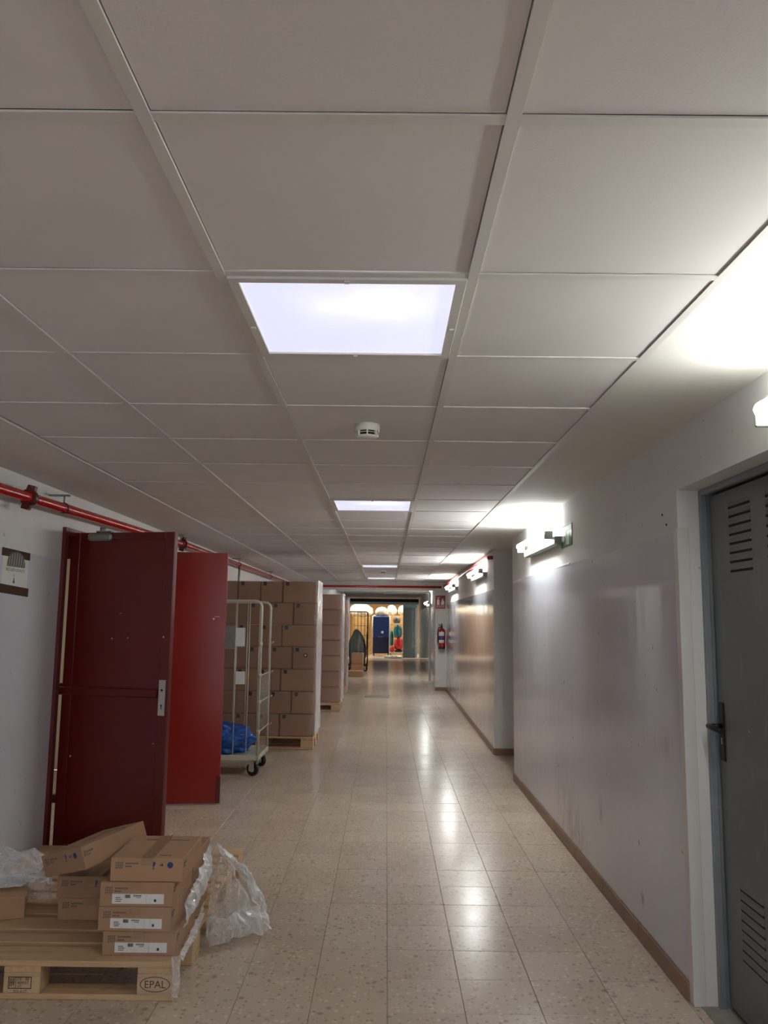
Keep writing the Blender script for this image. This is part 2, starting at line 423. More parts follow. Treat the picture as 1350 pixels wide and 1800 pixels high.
for k in range(-12, 28):
    y = Y0 + .6*k
    for c in range(4):
        xc = (EDGE+mains[0])/2 if c == 0 else mains[c-1]-.3
        if y > -.4:
            link('tee_bar', xt_me, ceiling, (xc if c else xc-.002, y, CZ))
        else: far.box(xc-.287, xc+.287, y-.012, y+.012, CZ, CZ+.0085)
        if y+.6 > 17.75 or (c == 2-1+0 and k in PANELS): continue
        zz = CZ+.0045
        if y > -.4:
            link('ceiling_tile', ctr_me if c == 0 else ct_me, ceiling, (xc, y+.3, zz + (random.uniform(0,.002))),
                 (random.uniform(-.0015,.0015), random.uniform(-.0015,.0015), 0))
        else: far.box(xc-.287, xc+.287, y+.013, y+.587, zz, zz+.012)
# corridor beyond the header
for x in (.197,-.403,-1.003): far.box(x-.012, x+.012, 17.95, 32, CZ, CZ+.009)
for k in range(24):
    y = 17.95 + .6*k
    far.box(-1.4, 1.1, y-.012, y+.012, CZ, CZ+.008)
    for c in range(-2, 3): far.box(-.403+.6*c-.585+.6, -.403+.6*c-.015+.6, y+.015, y+.585, CZ+.007, CZ+.02)
far = far.build('distant_ceiling_tile', M['tile'], ceiling); far['kind'] = 'stuff'

# left wall with the double door opening
OY0, OY1, OZ = 5.10, 6.80, 2.06
struct('wall_left', MB().box(XL-.2, XL, -6, OY0, 0, 2.34), M['wall_left'], 'white left wall with a lilac-grey satin dado, nearest part')
struct('wall_left_over_door', MB().box(XL-.2, XL, OY0, OY1, OZ, 2.34), M['wall_left'], 'white wall above the red double door')
struct('wall_left_far', MB().box(XL-.2, XL, OY1, 17.75, 0, 2.34), M['wall_left'], 'white left wall behind the roll cage and the stacks')
struct('wall_left_pier', MB().box(-2.3, -1.42, 17.75, 17.95, 0, 2.34), M['wall_left'], 'left pier under the header beam')
struct('wall_left_end', MB().box(-1.62, -1.42, 17.95, 32, 0, 2.34), M['wall_left'], 'left wall beyond the header beam')
# room seen through the hinge gap of the red door
sr = MB().box(-4.4,-4.3,4.4,8.2,0,2.5).box(-4.3,-2.26,4.3,4.4,0,2.5).box(-4.3,-2.26,8.2,8.3,0,2.5).box(-4.4,-2.26,4.3,8.3,2.5,2.6)
struct('wall_side_room', sr, M['cream'], 'cream wall of the side room behind the red double door')
# right wall
XR = 1.235; DY0, DY1, DZ = 2.44, 3.42, 2.062
def xr2(y): return 1.243 + (y-9.4)*(1.302-1.243)/(17.75-9.4)
wall_r = struct('wall_right', MB().box(XR, 2.3, DY1, 7.95, 0, 2.345), M['wall'], 'white right wall between the grey door and the side opening')
struct('wall_right_near', MB().box(XR, 1.62, -6, DY0, 0, 2.345), M['wall'], 'white right wall before the grey door')
wod = MB().box(XR, 1.62, DY0, DY1, DZ, 2.345).box(1.43, 1.62, DY0, DY1, -.01, DZ)  # second box is a backing added to stop light leaking round the leaf
struct('wall_right_over_door', wod, M['wall'], 'white wall above the grey door, with an added light-blocking backing behind the leaf')
wall_rf = struct('wall_right_far', MB().prism([(xr2(9.4),9.4),(2.3,9.4),(2.3,17.75),(xr2(17.75),17.75)], 0, 2.345), M['wall'], 'white right wall beyond the side opening')
struct('wall_right_pier', MB().box(1.07, 1.3, 17.75, 17.95, 0, 2.345), M['wall'], 'white pier carrying the fire extinguisher')
wall_re = struct('wall_right_end', MB().prism([(1.125,17.95),(1.6,17.95),(1.6,32),(1.27,32)], 0, 2.345), M['wall'], 'right wall beyond the header beam')
struct('wall_niche', MB().box(2.3, 2.4, 7.9, 9.5, 0, 2.345), M['wall'], 'end wall of the side opening on the right')
MB().box(XR-.003, XR+.001, DY1+.04, 7.935, .078, 1.885).build('wall_sheet', M['sheet'], wall_r)
MB().prism([(xr2(9.42)-.003,9.42),(xr2(9.42)+.001,9.42),(xr2(17.7)+.001,17.7),(xr2(17.7)-.003,17.7)], .078, 1.86).build('wall_sheet', M['sheet'], wall_rf)
MB().prism([(1.125+.0,18.0),(1.129,18.0),(1.272,31.9),(1.266,31.9)], .078, 1.86).build('wall_sheet', M['sheet'], wall_re)
g = MB().box(XR-.0045, XR, DY1-.0005, DY1+.0405, .004, 1.90, bev=.001).box(XR-.0045, XR+.045, DY1-.0045, DY1, .004, 1.90, bev=.001)
g.build('corner_guard', M['guard'], wall_r)
# header beam over the end of this corridor section
MB().box(XR-.005, XR, 5.45, 5.95, 1.883, 1.897, bev=.002).build('torn_film_glint', M['paper'], wall_r)  # glint along the film tear, painted as a white strip
for yy in (3.55, 3.60): MB().tube([(XR-.001,yy,1.93+(yy-3.55)),(XR-.004,yy,1.93+(yy-3.55))], .005, 8).build('wall_plug', M['dark'], wall_r)
struct('trim_1', MB().box(-1.42, 1.07, 17.75, 17.95, 2.145, 2.345), M['plaster'], 'white header beam across the corridor')
# skirtings
def skirt(name, segs, label):
    mb = MB()
    for (a, b) in segs:
        a, b = Vector(a), Vector(b); d = (b-a); L = d.length; ang = math.atan2(d.y, d.x)
        n = max(1, round(L/.6))
        for i in range(n):
            mb.box(i*L/n+.0008, (i+1)*L/n-.0008, 0, .012, 0, .074, 0, T(a.x, a.y, 0) @ RZ(ang), bev=.0025)
    struct(name, mb, M['skirting'], label)
skirt('baseboard_right', [((XR,DY1+.04,0),(XR,7.95,0)), ((2.3,9.4,0),(xr2(9.4),9.4,0))][::1], 'brown ceramic skirting along the near right wall')
skirt('baseboard_far_right', [((xr2(9.4),9.4,0),(xr2(17.75),17.75,0)), ((1.3,17.75,0),(1.07,17.75,0))], 'brown ceramic skirting along the far right wall')
skirt('baseboard_left', [((XL,OY0-.03,0),(XL,-6,0)), ((XL,17.75,0),(XL,OY1+.03,0))], 'brown ceramic skirting along the left wall')
# far store room
rm = MB().box(-5,5,40.5,40.7,0,3.4).box(-5.1,-5,33,40.7,0,3.4).box(5,5.1,33,40.7,0,3.4).box(-5,-1.5,32.9,33.05,0,3.4).box(1.35,5,32.9,33.05,0,3.4).box(-1.5,1.35,32.9,33.05,2.34,3.4)
struct('wall_back', rm, M['ochre'], 'ochre wall of the store room at the far end')
struct('ceiling_store_room', MB().box(-5.1,5.1,32.9,40.7,3.4,3.5), M['plaster'], 'ceiling of the far store room')

# ------------------------------------------------------------------ luminaires
def ceiling_light(k, label):
    y = Y0+.6*k+.3; x = mains[0]-.3
    t = thing('ceiling_light', label, 'ceiling light', (x, y, CZ), 0, 'square light panels in the ceiling')
    f = MB()
    a, b = .287, .262
    for (x0,x1,y0,y1) in ((-a,a,-a,-b),(-a,a,b,a),(-a,-b,-b,b),(b,a,-b,b)): f.box(x0,x1,y0,y1,-.004,.016, bev=.001)
    for (cx,cy) in ((0,-.275),(0,.275),(-.275,.04),(.275,.04)): f.box(cx-.006,cx+.006,cy-.006,cy+.006,-.008,-.003)
    f.build('frame', M['tee'], t)
    MB().box(-b,b,-b,b,.002,.010).build('diffuser', M['panel'], t)
for k, lb in zip(PANELS, ('square lit panel in the ceiling behind the camera','large square lit panel in the ceiling nearest the camera',
        'second lit ceiling panel, above the gap beyond the white smoke detector','third lit ceiling panel, thin and bright in front of the far detector','farthest lit ceiling panel, just before the header beam')):
    ceiling_light(k, lb)

def tube_light(x, y0, y1, z, label, wall=None, tm='tube'):
    L = y1-y0; wallx = wall if wall else XR
    t = thing('tube_light', label, 'wall lamp', (wallx, y0, z), 0, 'bare fluorescent tubes along the right wall')
    off = wallx-x
    MB().box(-.055, 0, -.10, L-.02, -.095, -.035, bev=.006).build('housing', M['lamp_body'], t)
    e = 0
    for yy in (.0, L):
        MB().box(-off-.008, -.045, yy-.008, yy+.008, -.05, .010, bev=.003).build('lamp_holder', M['lamp_body'], t)
    tb = MB().tube([(-off,.006,0),(-off,.014,0),(-off,.03,0),(-off,L-.03,0),(-off,L-.014,0),(-off,L-.006,0)], [.012,.019,.022,.022,.019,.012], 8); tb.build('tube', M[tm], t)
    return t
tube_light(1.135, 1.23, 2.43, 2.15, 'fluorescent tube above the grey steel door, cut by the frame', None, 'tube_dim')
tube_light(1.135, 5.78, 6.97, 2.135, 'fluorescent tube beside the green exit sign')
tube_light(1.155, 10.15, 11.5, 2.14, 'fluorescent tube just past the side opening, below the red pipe', xr2(10.6))
tube_light(1.18, 14.6, 16.1, 2.14, 'fluorescent tube nearest the red fire extinguisher sign', xr2(15.2))
tube_light(1.04, 20.6, 22.1, 1.95, 'fluorescent tube beyond the header beam', 1.15)
tube_light(1.135, -3.3, -2.1, 2.15, 'unseen fluorescent tube behind the camera, boosted as fill for the foreground', None, 'tube_fill')
# lamps in the store room and side room
def strip_lamp(loc, L, label, s):
    t = thing('strip_lamp', label, 'ceiling lamp', loc)
    MB().box(-L/2,L/2,-.09,.09,0,.06,bev=.01).build('housing', M['lamp_body'], t)
    MB().box(-L/2+.02,L/2-.02,-.075,.075,-.012,.0).build('diffuser', s, t)
M['strip'] = emit('warm_strip_diffuser', (1,.95,.86), 24)
M['strip_b'] = emit('side_room_strip_diffuser', (1,.95,.86), 3)
strip_lamp((-1.6,34.4,3.34), 2.4, 'strip lamp in the far store room on the left', M['strip'])
strip_lamp((1.6,34.4,3.34), 2.4, 'strip lamp in the far store room on the right', M['strip'])
strip_lamp((-3.3,6.2,2.435), 1.2, 'strip lamp in the side room behind the red doors', M['strip_b'])

# smoke detectors
def detector(loc, label):
    t = thing('smoke_detector', label, 'smoke detector', loc, 0, 'white ceiling smoke detectors')
    MB().lathe([(0,.0),(.052,0),(.052,-.022),(.050,-.030),(0.046,-.032)], 28).build('body', M['detector'], t)
    MB().lathe([(.041,-.026),(.041,-.048),(.0,-.048)], 28).build('chamber', M['dark'], t)
    c = MB().lathe([(0,-.058),(.040,-.056),(.043,-.052),(.043,-.049),(0,-.049)], 28)
    for i in range(7):
        c.box(.040,.049,-.003,.003,-.052,-.028, 0, RZ(2*PI*i/7+.25))
    c.lathe([(.047,-.040),(.047,-.038),(.030,-.038),(.030,-.040),(.047,-.040)], 28)
    c.build('cage', M['detector'], t)
    MB().tube([(.006,-.0515,-.020),(.006,-.055,-.020)], .003, 8).build('indicator', M['sign_white'], t)
detector((-.088, 3.32, CZ+.0065), 'white smoke detector on a ceiling tile nearest the camera')
detector((-.06, 13.40, CZ+.0065), 'white smoke detector between the two farthest light panels')

# ------------------------------------------------------------------ red sprinkler pipe
def pz(y): return 2.118 + max(0, min(5, y-3))*.0165
pl = MB().tube([(-1.965, y, pz(y)) for y in (-5.9, 3, 8, 17.60)], .029, 16)
ph = MB().tube([(-1.90,17.71,2.21),(-1.88,17.71,2.21),(1.20,17.71,2.215)], .024, 12)
pipe = tag(pl.build('sprinkler_pipe', M['pipe']), 'red sprinkler pipe along the top of the left wall', 'pipe')
tag(ph.build('sprinkler_pipe', M['pipe']), 'thin red pipe crossing the face of the header beam', 'pipe')
cp = MB()
for y in (4.38, 7.76):
    cp = MB().tube([(-1.965,y-.022,pz(y)),(-1.965,y+.022,pz(y))], .045, 16)
    for s in (-1, 1):
        cp.box(-.022,.022,-.02,.02,.038,.068, 0, T(-1.965,y,pz(y)) @ RY(.25) @ (RY(PI) if s < 0 else RY(0)), bev=.004)
        cp.tube([(-1.99,y+.03,pz(y)+s*.055),(-1.94,y-.03,pz(y)+s*.055)], .009, 8)
    cp.build('pipe_coupling', M['clamp'], pipe)
MB().tube([(-1.965,10.78,2.175),(-1.965,10.78,1.86)], .016, 10).build('drain_stub', M['galv'], pipe)
for y in (4.86, 7.66, 10.75, 13.7):
    z = pz(y)
    b = MB().tube([(-1.965,y-.012,z),(-1.965,y+.012,z)], .033, 16)
    b.build('pipe_clip', M['clamp'], pipe)
    b = MB().tube([(-1.965,y,z+.03),(-1.965,y,z+.075)], .006, 8).box(-2.059,-1.93,y-.014,y+.014,z+.072,z+.082,bev=.003)
    b.build('wall_bracket', M['galv'], pipe)
p2 = MB().tube([(xr2(9.4)-.005+.0,9.46,2.235),(1.195,9.48,2.235),(1.20,9.52,2.235),(1.245,17.62,2.235)], .022, 12)
tag(p2.build('sprinkler_pipe', M['pipe']), 'red pipe high on the right wall above the far fluorescent tubes', 'pipe')
# white conduit under the far ceiling
cn = MB().tube([(-.05,20.3,2.17),(1.05,20.3,2.185),(1.085,20.3,2.17),(1.09,20.3,2.14),(1.09,20.3,.02)], .028, 12)
cn.tube([(-.075,20.3,2.17),(-.04,20.3,2.17)], .04, 12)
tag(cn.build('white_conduit', M['white_gloss']), 'white conduit crossing the ceiling beyond the header beam and dropping down the right wall', 'conduit')
# floor cover plate
fp = thing('floor_cover_plate', 'flat metal cover plate in the floor near the header beam', 'cover plate', (-.16,16.25,0))
MB().box(-.23,.23,-.22,.22,0,.004,bev=.0015).build('plate', M['alu'], fp)
MB().box(-.25,.25,-.24,-.222,0,.005,bev=.001).build('rim', M['galv'], fp); MB().box(-.25,.25,.222,.24,0,.005,bev=.001).build('rim', M['galv'], fp)

# ------------------------------------------------------------------ grey steel door on the right
d1 = tag(thing('door_1', 'grey steel louvred door in the right wall with a black lever handle', 'door', (0,0,0)), kind='structure')
fr = MB().box(1.326,1.352,DY1-.024,DY1-.0005,0,DZ-.001,bev=.002).box(1.352,1.42,DY1-.012,DY1-.0005,0,DZ-.001)
fr.box(1.326,1.352,DY0+.001,DY1-.024,DZ-.024,DZ-.001,bev=.002).box(1.326,1.352,DY0+.001,DY0+.024,0,DZ-.024,bev=.002)
fr.box(1.352,1.42,DY0+.001,DY1-.013,DZ-.012,DZ-.001)
fr.build('frame', M['grey_frame'], d1)
LX = 1.362
leaf = MB().box(LX, LX+.04, DY0+.03, DY1-.036, .022, DZ-.03, bev=.003).build('leaf', M['grey_door'], d1)
sl = MB().box(-.0015,.001,-.097,.097,-.0045,.0035)  # shade inside each slot painted as a dark strip on the leaf
sl_me = sl.mesh('louvre_slot', M['dark'])
lip = MB(); lip.add([(0,-.097,.0035),(0,.097,.0035),(-.005,.092,.0045),(-.005,-.092,.0045),(0,-.097,.022),(0,.097,.022)],
                    [(0,1,2,3),(3,2,5,4),(0,3,4),(1,5,2)]); lip_me = lip.mesh('louvre_hood', M['grey_door'])
for (yc, z0) in ((3.108,1.705),(2.79,1.705),(3.15,.245),(2.79,.245)):
    for i in range(8):
        s_ = link('louvre_slot', sl_me, leaf, (LX, yc, z0+i*.036))
        h_ = link('louvre_hood', lip_me, leaf, (LX, yc, z0+i*.036))
hp = MB().box(LX-.008,LX,3.325,3.365,.955,1.185,bev=.003).build('handle_plate', M['black'], d1)
MB().tube([(LX-.005,3.345,1.09),(LX-.05,3.345,1.09),(LX-.055,3.352,1.09),(LX-.056,3.40,1.088),(LX-.052,3.46,1.083)][:3]+[(LX-.056,3.33,1.09),(LX-.056,3.22,1.085)], [.011,.011,.012,.012,.010], 10).build('lever', M['black'], hp)
MB().box(LX-.0095,LX-.007,3.342,3.348,1.02,1.045).build('keyhole', M['alu'], hp)
tag(MB().box(1.26,1.43,2.3,3.5,-.0024,.0035,bev=.001).build('trim_2', simple('worn_cement', (158,152,144), .8, var=.15, vs=14, bump=.1)), 'worn threshold under the grey steel door', kind='structure')

# exit sign on right wall
sg = thing('exit_sign', 'green and white running figure exit sign on the right wall', 'sign', (XR-.001, 5.53, 2.01))
MB().box(-.004,0,-.165,.165,0,.15,bev=.0008).build('plate', M['green'], sg)
pic = MB()
def flat(mb, poly, x, mi=0, e=.0009):      # polygon in the sign plane (y to the right seen from the corridor is -y)
    n = len(poly)
    vs = [(x,-a,b) for a,b in poly] + [(x-e,-a,b) for a,b in poly]
    mb.add(vs, [list(range(n))[::-1], list(range(n,2*n))] + [(i,(i+1)%n,n+(i+1)%n,n+i) for i in range(n)], mi)
def circ(a, b, r, n=12): return [(a+r*math.cos(2*PI*i/n), b+r*math.sin(2*PI*i/n)) for i in range(n)]
flat(pic, [(-.15,.112),(.15,.112),(.15,.14),(-.15,.14)], -.004)  # reflection on the upper sign, painted as a white band
flat(pic, [(.02,.012),(.085,.012),(.085,.1),(.02,.1)], -.004)
flat(pic, [(-.14,.045),(-.085,.045),(-.085,.03),(-.05,.06),(-.085,.09),(-.085,.075),(-.14,.075)], -.004)
flat(pic, circ(-.005,.097,.010), -.004)
flat(pic, [(-.03,.085),(.0,.088),(.012,.06),(.0,.05),(-.015,.06)], -.004)
flat(pic, [(-.012,.058),(.004,.05),(-.008,.03),(-.035,.012),(-.042,.018),(-.022,.034)], -.004)
flat(pic, [(-.0,.055),(.012,.06),(.018,.035),(.014,.012),(.004,.012),(.007,.034)], -.004)
pic.build('pictogram', M['sign_white'], sg)
# extinguisher sign + extinguisher on the pier
es = thing('extinguisher_sign', 'red fire extinguisher sign high on the white pier at the far right', 'sign', (1.18, 17.749, 1.75))
MB().box(-.108,.108,-.004,0,0,.285,bev=.001).build('plate', M['sign_red'], es)
q = MB()
def flat_y(mb, poly, y, mi=0, e=.001):
    n = len(poly); vs = [(a,y,b) for a,b in poly] + [(a,y-e,b) for a,b in poly]
    mb.add(vs, [list(range(n)), list(range(n,2*n))[::-1]] + [(i,n+i,n+(i+1)%n,(i+1)%n) for i in range(n)], mi)
flat_y(q, [(-.075,.085),(-.022,.085),(-.022,.18),(-.032,.2),(-.066,.2),(-.075,.18)], -.004)
flat_y(q, [(-.06,.205),(-.038,.205),(-.038,.225),(-.015,.245),(-.02,.255),(-.06,.235)], -.004)
flat_y(q, [(.02,.085),(.07,.085),(.085,.13),(.075,.18),(.065,.16),(.055,.235),(.03,.19),(.022,.15),(.012,.13)], -.004)
flat_y(q, [(-.09,.07),(.09,.07),(.09,.074),(-.09,.074)], -.004)
text_into(q, 'EXTINTOR', .036, T(0,-.0052,.028) @ RX(PI/2))
q.build('pictogram', M['sign_white'], es)
ex = thing('fire_extinguisher', 'red fire extinguisher hung on the white pier at the far right', 'fire extinguisher', (1.205, 17.655, .90))
MB().lathe([(0,0),(.072,0),(.075,.03),(.075,.36),(.062,.40),(.03,.425),(.022,.44),(0,.44)], 20).build('cylinder', M['ext_red'], ex)
MB().lathe([(0,-.012),(.076,-.012),(.0775,.0),(.0775,.035),(.074,.036)], 20).build('base_ring', M['black'], ex)
MB().tube([(0,0,.43),(0,0,.475)], .02, 10).box(-.075,.02,-.012,.012,.478,.49,bev=.003).box(-.085,.015,-.01,.01,.505,.515,bev=.003).box(-.012,.012,-.01,.01,.47,.53).build('valve', M['black'], ex)
MB().tube([(-.02,0,.46),(-.07,-.02,.44),(-.088,-.03,.36),(-.085,-.03,.22),(-.08,-.03,.12)], [.011]*4+[.016], 8).build('hose', M['black'], ex)
lb = MB()
for (z0,z1,mi) in ((.27,.35,0),(.19,.26,1),(.12,.18,0)):
    vs = []; n = 8
    for i in range(n+1):
        a = -PI*.85 + i/n*PI*.55
        vs += [(.0762*math.cos(a), .0762*math.sin(a), z0), (.0762*math.cos(a), .0762*math.sin(a), z1)]
    lb.add(vs, [(2*i,2*i+2,2*i+3,2*i+1) for i in range(n)], mi, True)
lb.build('label', [M['paper'], M['blue_label']], ex)
MB().box(-.05,.05,.074,.0935,.30,.33,bev=.003).build('bracket', M['galv'], ex)

# ------------------------------------------------------------------ red double doors
fr = MB()
for y0, y1 in ((OY0, OY0+.05), (OY1-.05, OY1)): fr.box(XL-.2, XL+.022, y0, y1, 0, OZ, bev=.002)
fr.box(XL-.2, XL+.022, OY0+.05, OY1-.05, OZ-.05, OZ, bev=.002)
struct('trim_3', fr, M['red_door'], 'dark red steel frame of the double door')
def red_leaf(name, hinge, free, mat, label, detailed):
    hx, hy = hinge; d = Vector((free[0]-hx, free[1]-hy)); L = d.length; ang = math.atan2(d.y, d.x)
    t = tag(thing(name, label, 'door', (hx, hy, 0), ang), kind='structure')
    MB().box(-.025 if detailed else 0, L, .004, .040, .012, 2.04, bev=.002).build('leaf', mat, t)
    if detailed:
        MB().box(L-.062, L, -.008, .004, .012, 2.04, bev=.002).build('stile', mat, t)
        MB().box(-.025, .04, -.008, .004, .012, 2.04, bev=.002).build('stile', mat, t)
        MB().box(.04, L-.062, -.008, .004, 1.995, 2.04, bev=.002).build('rail', mat, t)
        MB().box(.04, L-.062, -.008, .004, .012, .09, bev=.002).build('rail', mat, t)
        b = MB().box(-.11, L-.072, -.020, .004, 1.0, 1.052, bev=.006); b.build('mid_bar', mat, t)
        hp = MB().box(L-.060, L-.014, -.014, -.008, .892, 1.112, bev=.003).build('handle_plate', M['alu'], t)
        MB().tube([(L-.037,-.0148,1.048),(L-.037,-.0138,1.048)], .008, 10).tube([(L-.037,-.0148,.955),(L-.037,-.0138,.955)], .006, 10).box(L-.040,L-.034,-.0148,-.0138,.932,.955).build('keyhole', M['dark'], hp)
        c = MB().box(.10, .27, -.03, .045, 1.985, 2.035, bev=.012).tube([(.19,.008,2.03),(.19,.008,2.075)], .018, 12).box(.15,.26,-.01,.03,2.04,2.052,bev=.004)
        c.build('door_closer', M['galv'], t)
        ch = MB()
        for (u, z, r) in ((.30,1.36,.005),(.41,1.365,.004),(L-.075+.03,1.375,.006),(.055,.62,.006),(.62,.72,.004),(.35,1.52,.003)):
            y = -.0085 if (u > L-.062 or u < .04) else .0036
            ch.tube([(u,y,z),(u,y+.0006,z)], r, 7)
        ch.build('paint_chip', M['chip'], t)
        MB().box(-.12,-.02,-.004,.02,1.87,2.04,bev=.003).build('hinge_plate', mat, t)
        for z in (.33, 1.02): MB().tube([(-.045,.02,z),(-.045,.02,z+.05)], .02, 10).build('hinge', M['clamp'], t)
    else:
        MB().box(L-.03, L+.004, -.004, .004, .012, .22, bev=.002).build('kick_corner', M['clamp'], t)
        MB().tube([(L-.10,.0038,1.49),(L-.10,.0030,1.49)], .009, 7).box(L-.09,L-.05,.0030,.0038,1.505,1.509,0,None).build('paint_chip', M['chip'], t)
        for z in (.30, 1.1, 1.8): MB().tube([(-.012,.02,z),(-.012,.02,z+.09)], .011, 10).build('hinge', M['clamp'], t)
    return t
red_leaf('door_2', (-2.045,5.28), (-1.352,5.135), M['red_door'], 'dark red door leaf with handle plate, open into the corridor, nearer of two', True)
red_leaf('door_3', (-2.045,6.69), (-1.335,6.79), M['red_door_lit'], 'brighter red plain door leaf standing open behind the nearer leaf', False)

# notice on left wall
nt = thing('wall_notice', 'paper notice fixed to the left wall with two strips of brown tape', 'notice', (XL, 4.49, 1.60))
MB().box(.0005,.0012,-.165,.148,.02,.245).build('sheet', M['paper'], nt)
tp = MB().add([(.0020,-.18,.218),(.0020,.165,.212),(.0020,.165,.255),(.0020,-.18,.262),(.0012,-.18,.218),(.0012,.165,.212),(.0012,.165,.255),(.0012,-.18,.262)],
              [(0,1,2,3),(7,6,5,4),(0,4,5,1),(1,5,6,2),(2,6,7,3),(3,7,4,0)]); tp.build('tape_strip', M['brown_tape'], nt)
tp = MB().add([(.0020,-.18,.020),(.0020,.170,.004),(.0020,.172,.052),(.0020,-.18,.068),(.0012,-.18,.020),(.0012,.170,.004),(.0012,.172,.052),(.0012,-.18,.068)],
              [(0,1,2,3),(7,6,5,4),(0,4,5,1),(1,5,6,2),(2,6,7,3),(3,7,4,0)]); tp.build('tape_strip', M['brown_tape'], nt)
pr = MB()
def flat_x(mb, poly, x, mi=0):
    mb.add([(x,a,b) for a,b in poly], [list(range(len(poly)))], mi)
dome = [(-.115,.165)] + [(-.005-.11*math.cos(PI*i/14), .165+.085*math.sin(PI*i/14)**.7) for i in range(1,14)] + [(.105,.165)]
flat_x(pr, dome, .0026, 1)
for i in range(7):
    a = -.10+i*.029
    top = .165 + .085*max(.0, 1-((a+.012+.005)/.11)**2)**.35*.98
    flat_x(pr, [(a,.168),(a+.004,.168),(a+.013,.19),(a+.016,top-.006),(a+.012,top-.006),(a+.009,.19)], .0030, 2)
text_into(pr, 'RECOGIDA DE PALETS', .0225, T(.0017,-.008,.140) @ RZ(PI/2) @ RX(PI/2))
text_into(pr, 'H1', .020, T(.0017,-.02,.112) @ RZ(PI/2) @ RX(PI/2))
flat_x(pr, [(-.032,.075),(-.008,.075),(-.008,.084),(-.014,.09),(-.014,.104),(-.026,.104),(-.026,.09),(-.032,.084)], .0016, 1)
pr.build('print', [M['ink'], M['print'], M['paper']], nt)

# ------------------------------------------------------------------ pallets
pal_me = {}
def pallet(label, loc, rz, stamps=False, group='wooden pallets on the corridor floor'):
    t = thing('pallet', label, 'pallet', loc, rz, group)
    def me(key, sx, sy, sz, mat):
        if key not in pal_me: pal_me[key] = MB().box(-sx/2,sx/2,-sy/2,sy/2,0,sz,bev=.003).mesh(key, mat)
        return pal_me[key]
    y = -.4
    for wd in (.145,.1,.145,.1,.145):
        link('top_board', me('top_board_%d' % (wd*1000), 1.2, wd, .022, M['wood']), t, (0, y+wd/2, .122)); y += wd + .04125
    if 'cross_board' not in pal_me:
        pal_me['cross_board'] = MB().box(-.4,.4,-.0725,.0725,0,.022,bev=.003).mesh('cross_board', M['wood'])
    for x in (-.5275, 0, .5275): link('cross_board', pal_me['cross_board'], t, (x, 0, .100), (0,0,PI/2))
    for yy, wd in ((-.35,.1),(0,.145),(.35,.1)):
        link('bottom_board', me('bottom_board_%d' % (wd*1000), 1.2, wd, .022, M['wood']), t, (0, yy, 0))
        for x in (-.5275, 0, .5275):
            b = link('block', me('block_%d' % (wd*1000), .145, wd, .078, M['wood_block']), t, (x, yy, .022))
            if stamps and yy < -.3:
                s = MB()
                if x == 0:
                    F_ = -.0506
                    Mx = T(0,F_,0) @ RX(PI/2)
                    for (a0,a1,b0,b1) in ((-.052,.040,.060,.063),(-.052,.040,.018,.021),(-.052,-.049,.018,.063),(.037,.040,.018,.063),(-.024,-.022,.018,.063)):
                        s.box(a0,a1,F_,-.0495,b0,b1)
                    for i in range(3): s.box(-.046+i*.007,-.043+i*.007,F_,-.0495,.026+i*.002,.056+i*.001)
                    s.box(-.047,-.026,F_,-.0495,.040,.042)
                    text_into(s, 'DE - 88', .015, T(.006,F_,.049) @ RX(PI/2)); text_into(s, '489057', .015, T(.006,F_,.0355) @ RX(PI/2))
                    text_into(s, 'HT', .014, T(-.006,F_,.0225) @ RX(PI/2)); text_into(s, '203-4-17', .015, T(-.004,F_,.004) @ RX(PI/2))
                else:
                    F_ = -.0506; n = 28
                    vs = []; 
                    for i in range(n):
                        a = 2*PI*i/n
                        vs += [(.060*math.cos(a),F_,.040+.029*math.sin(a)),(.0565*math.cos(a),F_,.040+.0262*math.sin(a))]
                    s.add(vs, [(2*i,2*((i+1)%n),2*((i+1)%n)+1,2*i+1) for i in range(n)])
                    text_into(s, 'EPAL', .040, T(0,F_,.0265) @ RX(PI/2))
                s.build('burned_mark', M['burn'], b)
    return t
pallet('front wooden pallet with branded blocks, under the small boxes beside the left wall', (-1.425,3.805,0), .004, True)
pallet('rear wooden pallet behind the front one, at the foot of the nearer red door', (-1.437,4.632,0), -.004)

# ------------------------------------------------------------------ small cardboard boxes on the pallet
BW, BD, BH = .298, .340, .094
sbm = MB().box(-BW/2,BW/2,-BD/2,BD/2,0,BH,bev=.0025).mesh('cardboard_box', M['card'])
tpm = MB().box(-.025,.025,-BD/2-.0006,BD/2+.0006,BH-.0002,BH+.0005).box(-.025,.025,-BD/2-.0006,-BD/2+.0002,BH-.03,BH+.0005).mesh('packing_tape', M['card_tape'])
F_ = -BD/2-.0005
lg = MB()
def bar(mb, x0, x1, z0, z1, mi=0, y=F_): mb.box(x0,x1,y,-BD/2+.0002,z0,z1,mi)
for i in range(4):
    for j in range(3):
        x = -.128+i*.008; z = .05+j*.0095 + (i%2)*.002
        lg.box(x,x+.0055,F_,-BD/2+.0002,z,z+.0065)
for i, wd in enumerate((.055,.028)):
    n = int(wd/.0045)
    for j in range(n): bar(lg, -.088+j*.0045, -.088+j*.0045+.0033, .068-i*.012, .068-i*.012+.0065)
logo_me = lg.mesh('printed_logo', M['print'])
sy_ = MB()
bar(sy_, .020,.034,.067,.078); bar(sy_, .023,.031,.060,.067); bar(sy_, .0258,.0282,.052,.060); bar(sy_, .021,.033,.050,.052)
bar(sy_, .052,.060,.064,.068); bar(sy_, .060,.066,.061,.071)
n = 16; vs = []
sy_.add([(.095+.0125*math.cos(2*PI*i/n), F_, .066+.0125*math.sin(2*PI*i/n)) for i in range(n)], [list(range(n))])
sym_me = sy_.mesh('handling_symbols', M['print_blue'])
lab = MB().box(-.098,.112,F_-.0003,-BD/2+.0002,.012,.050)
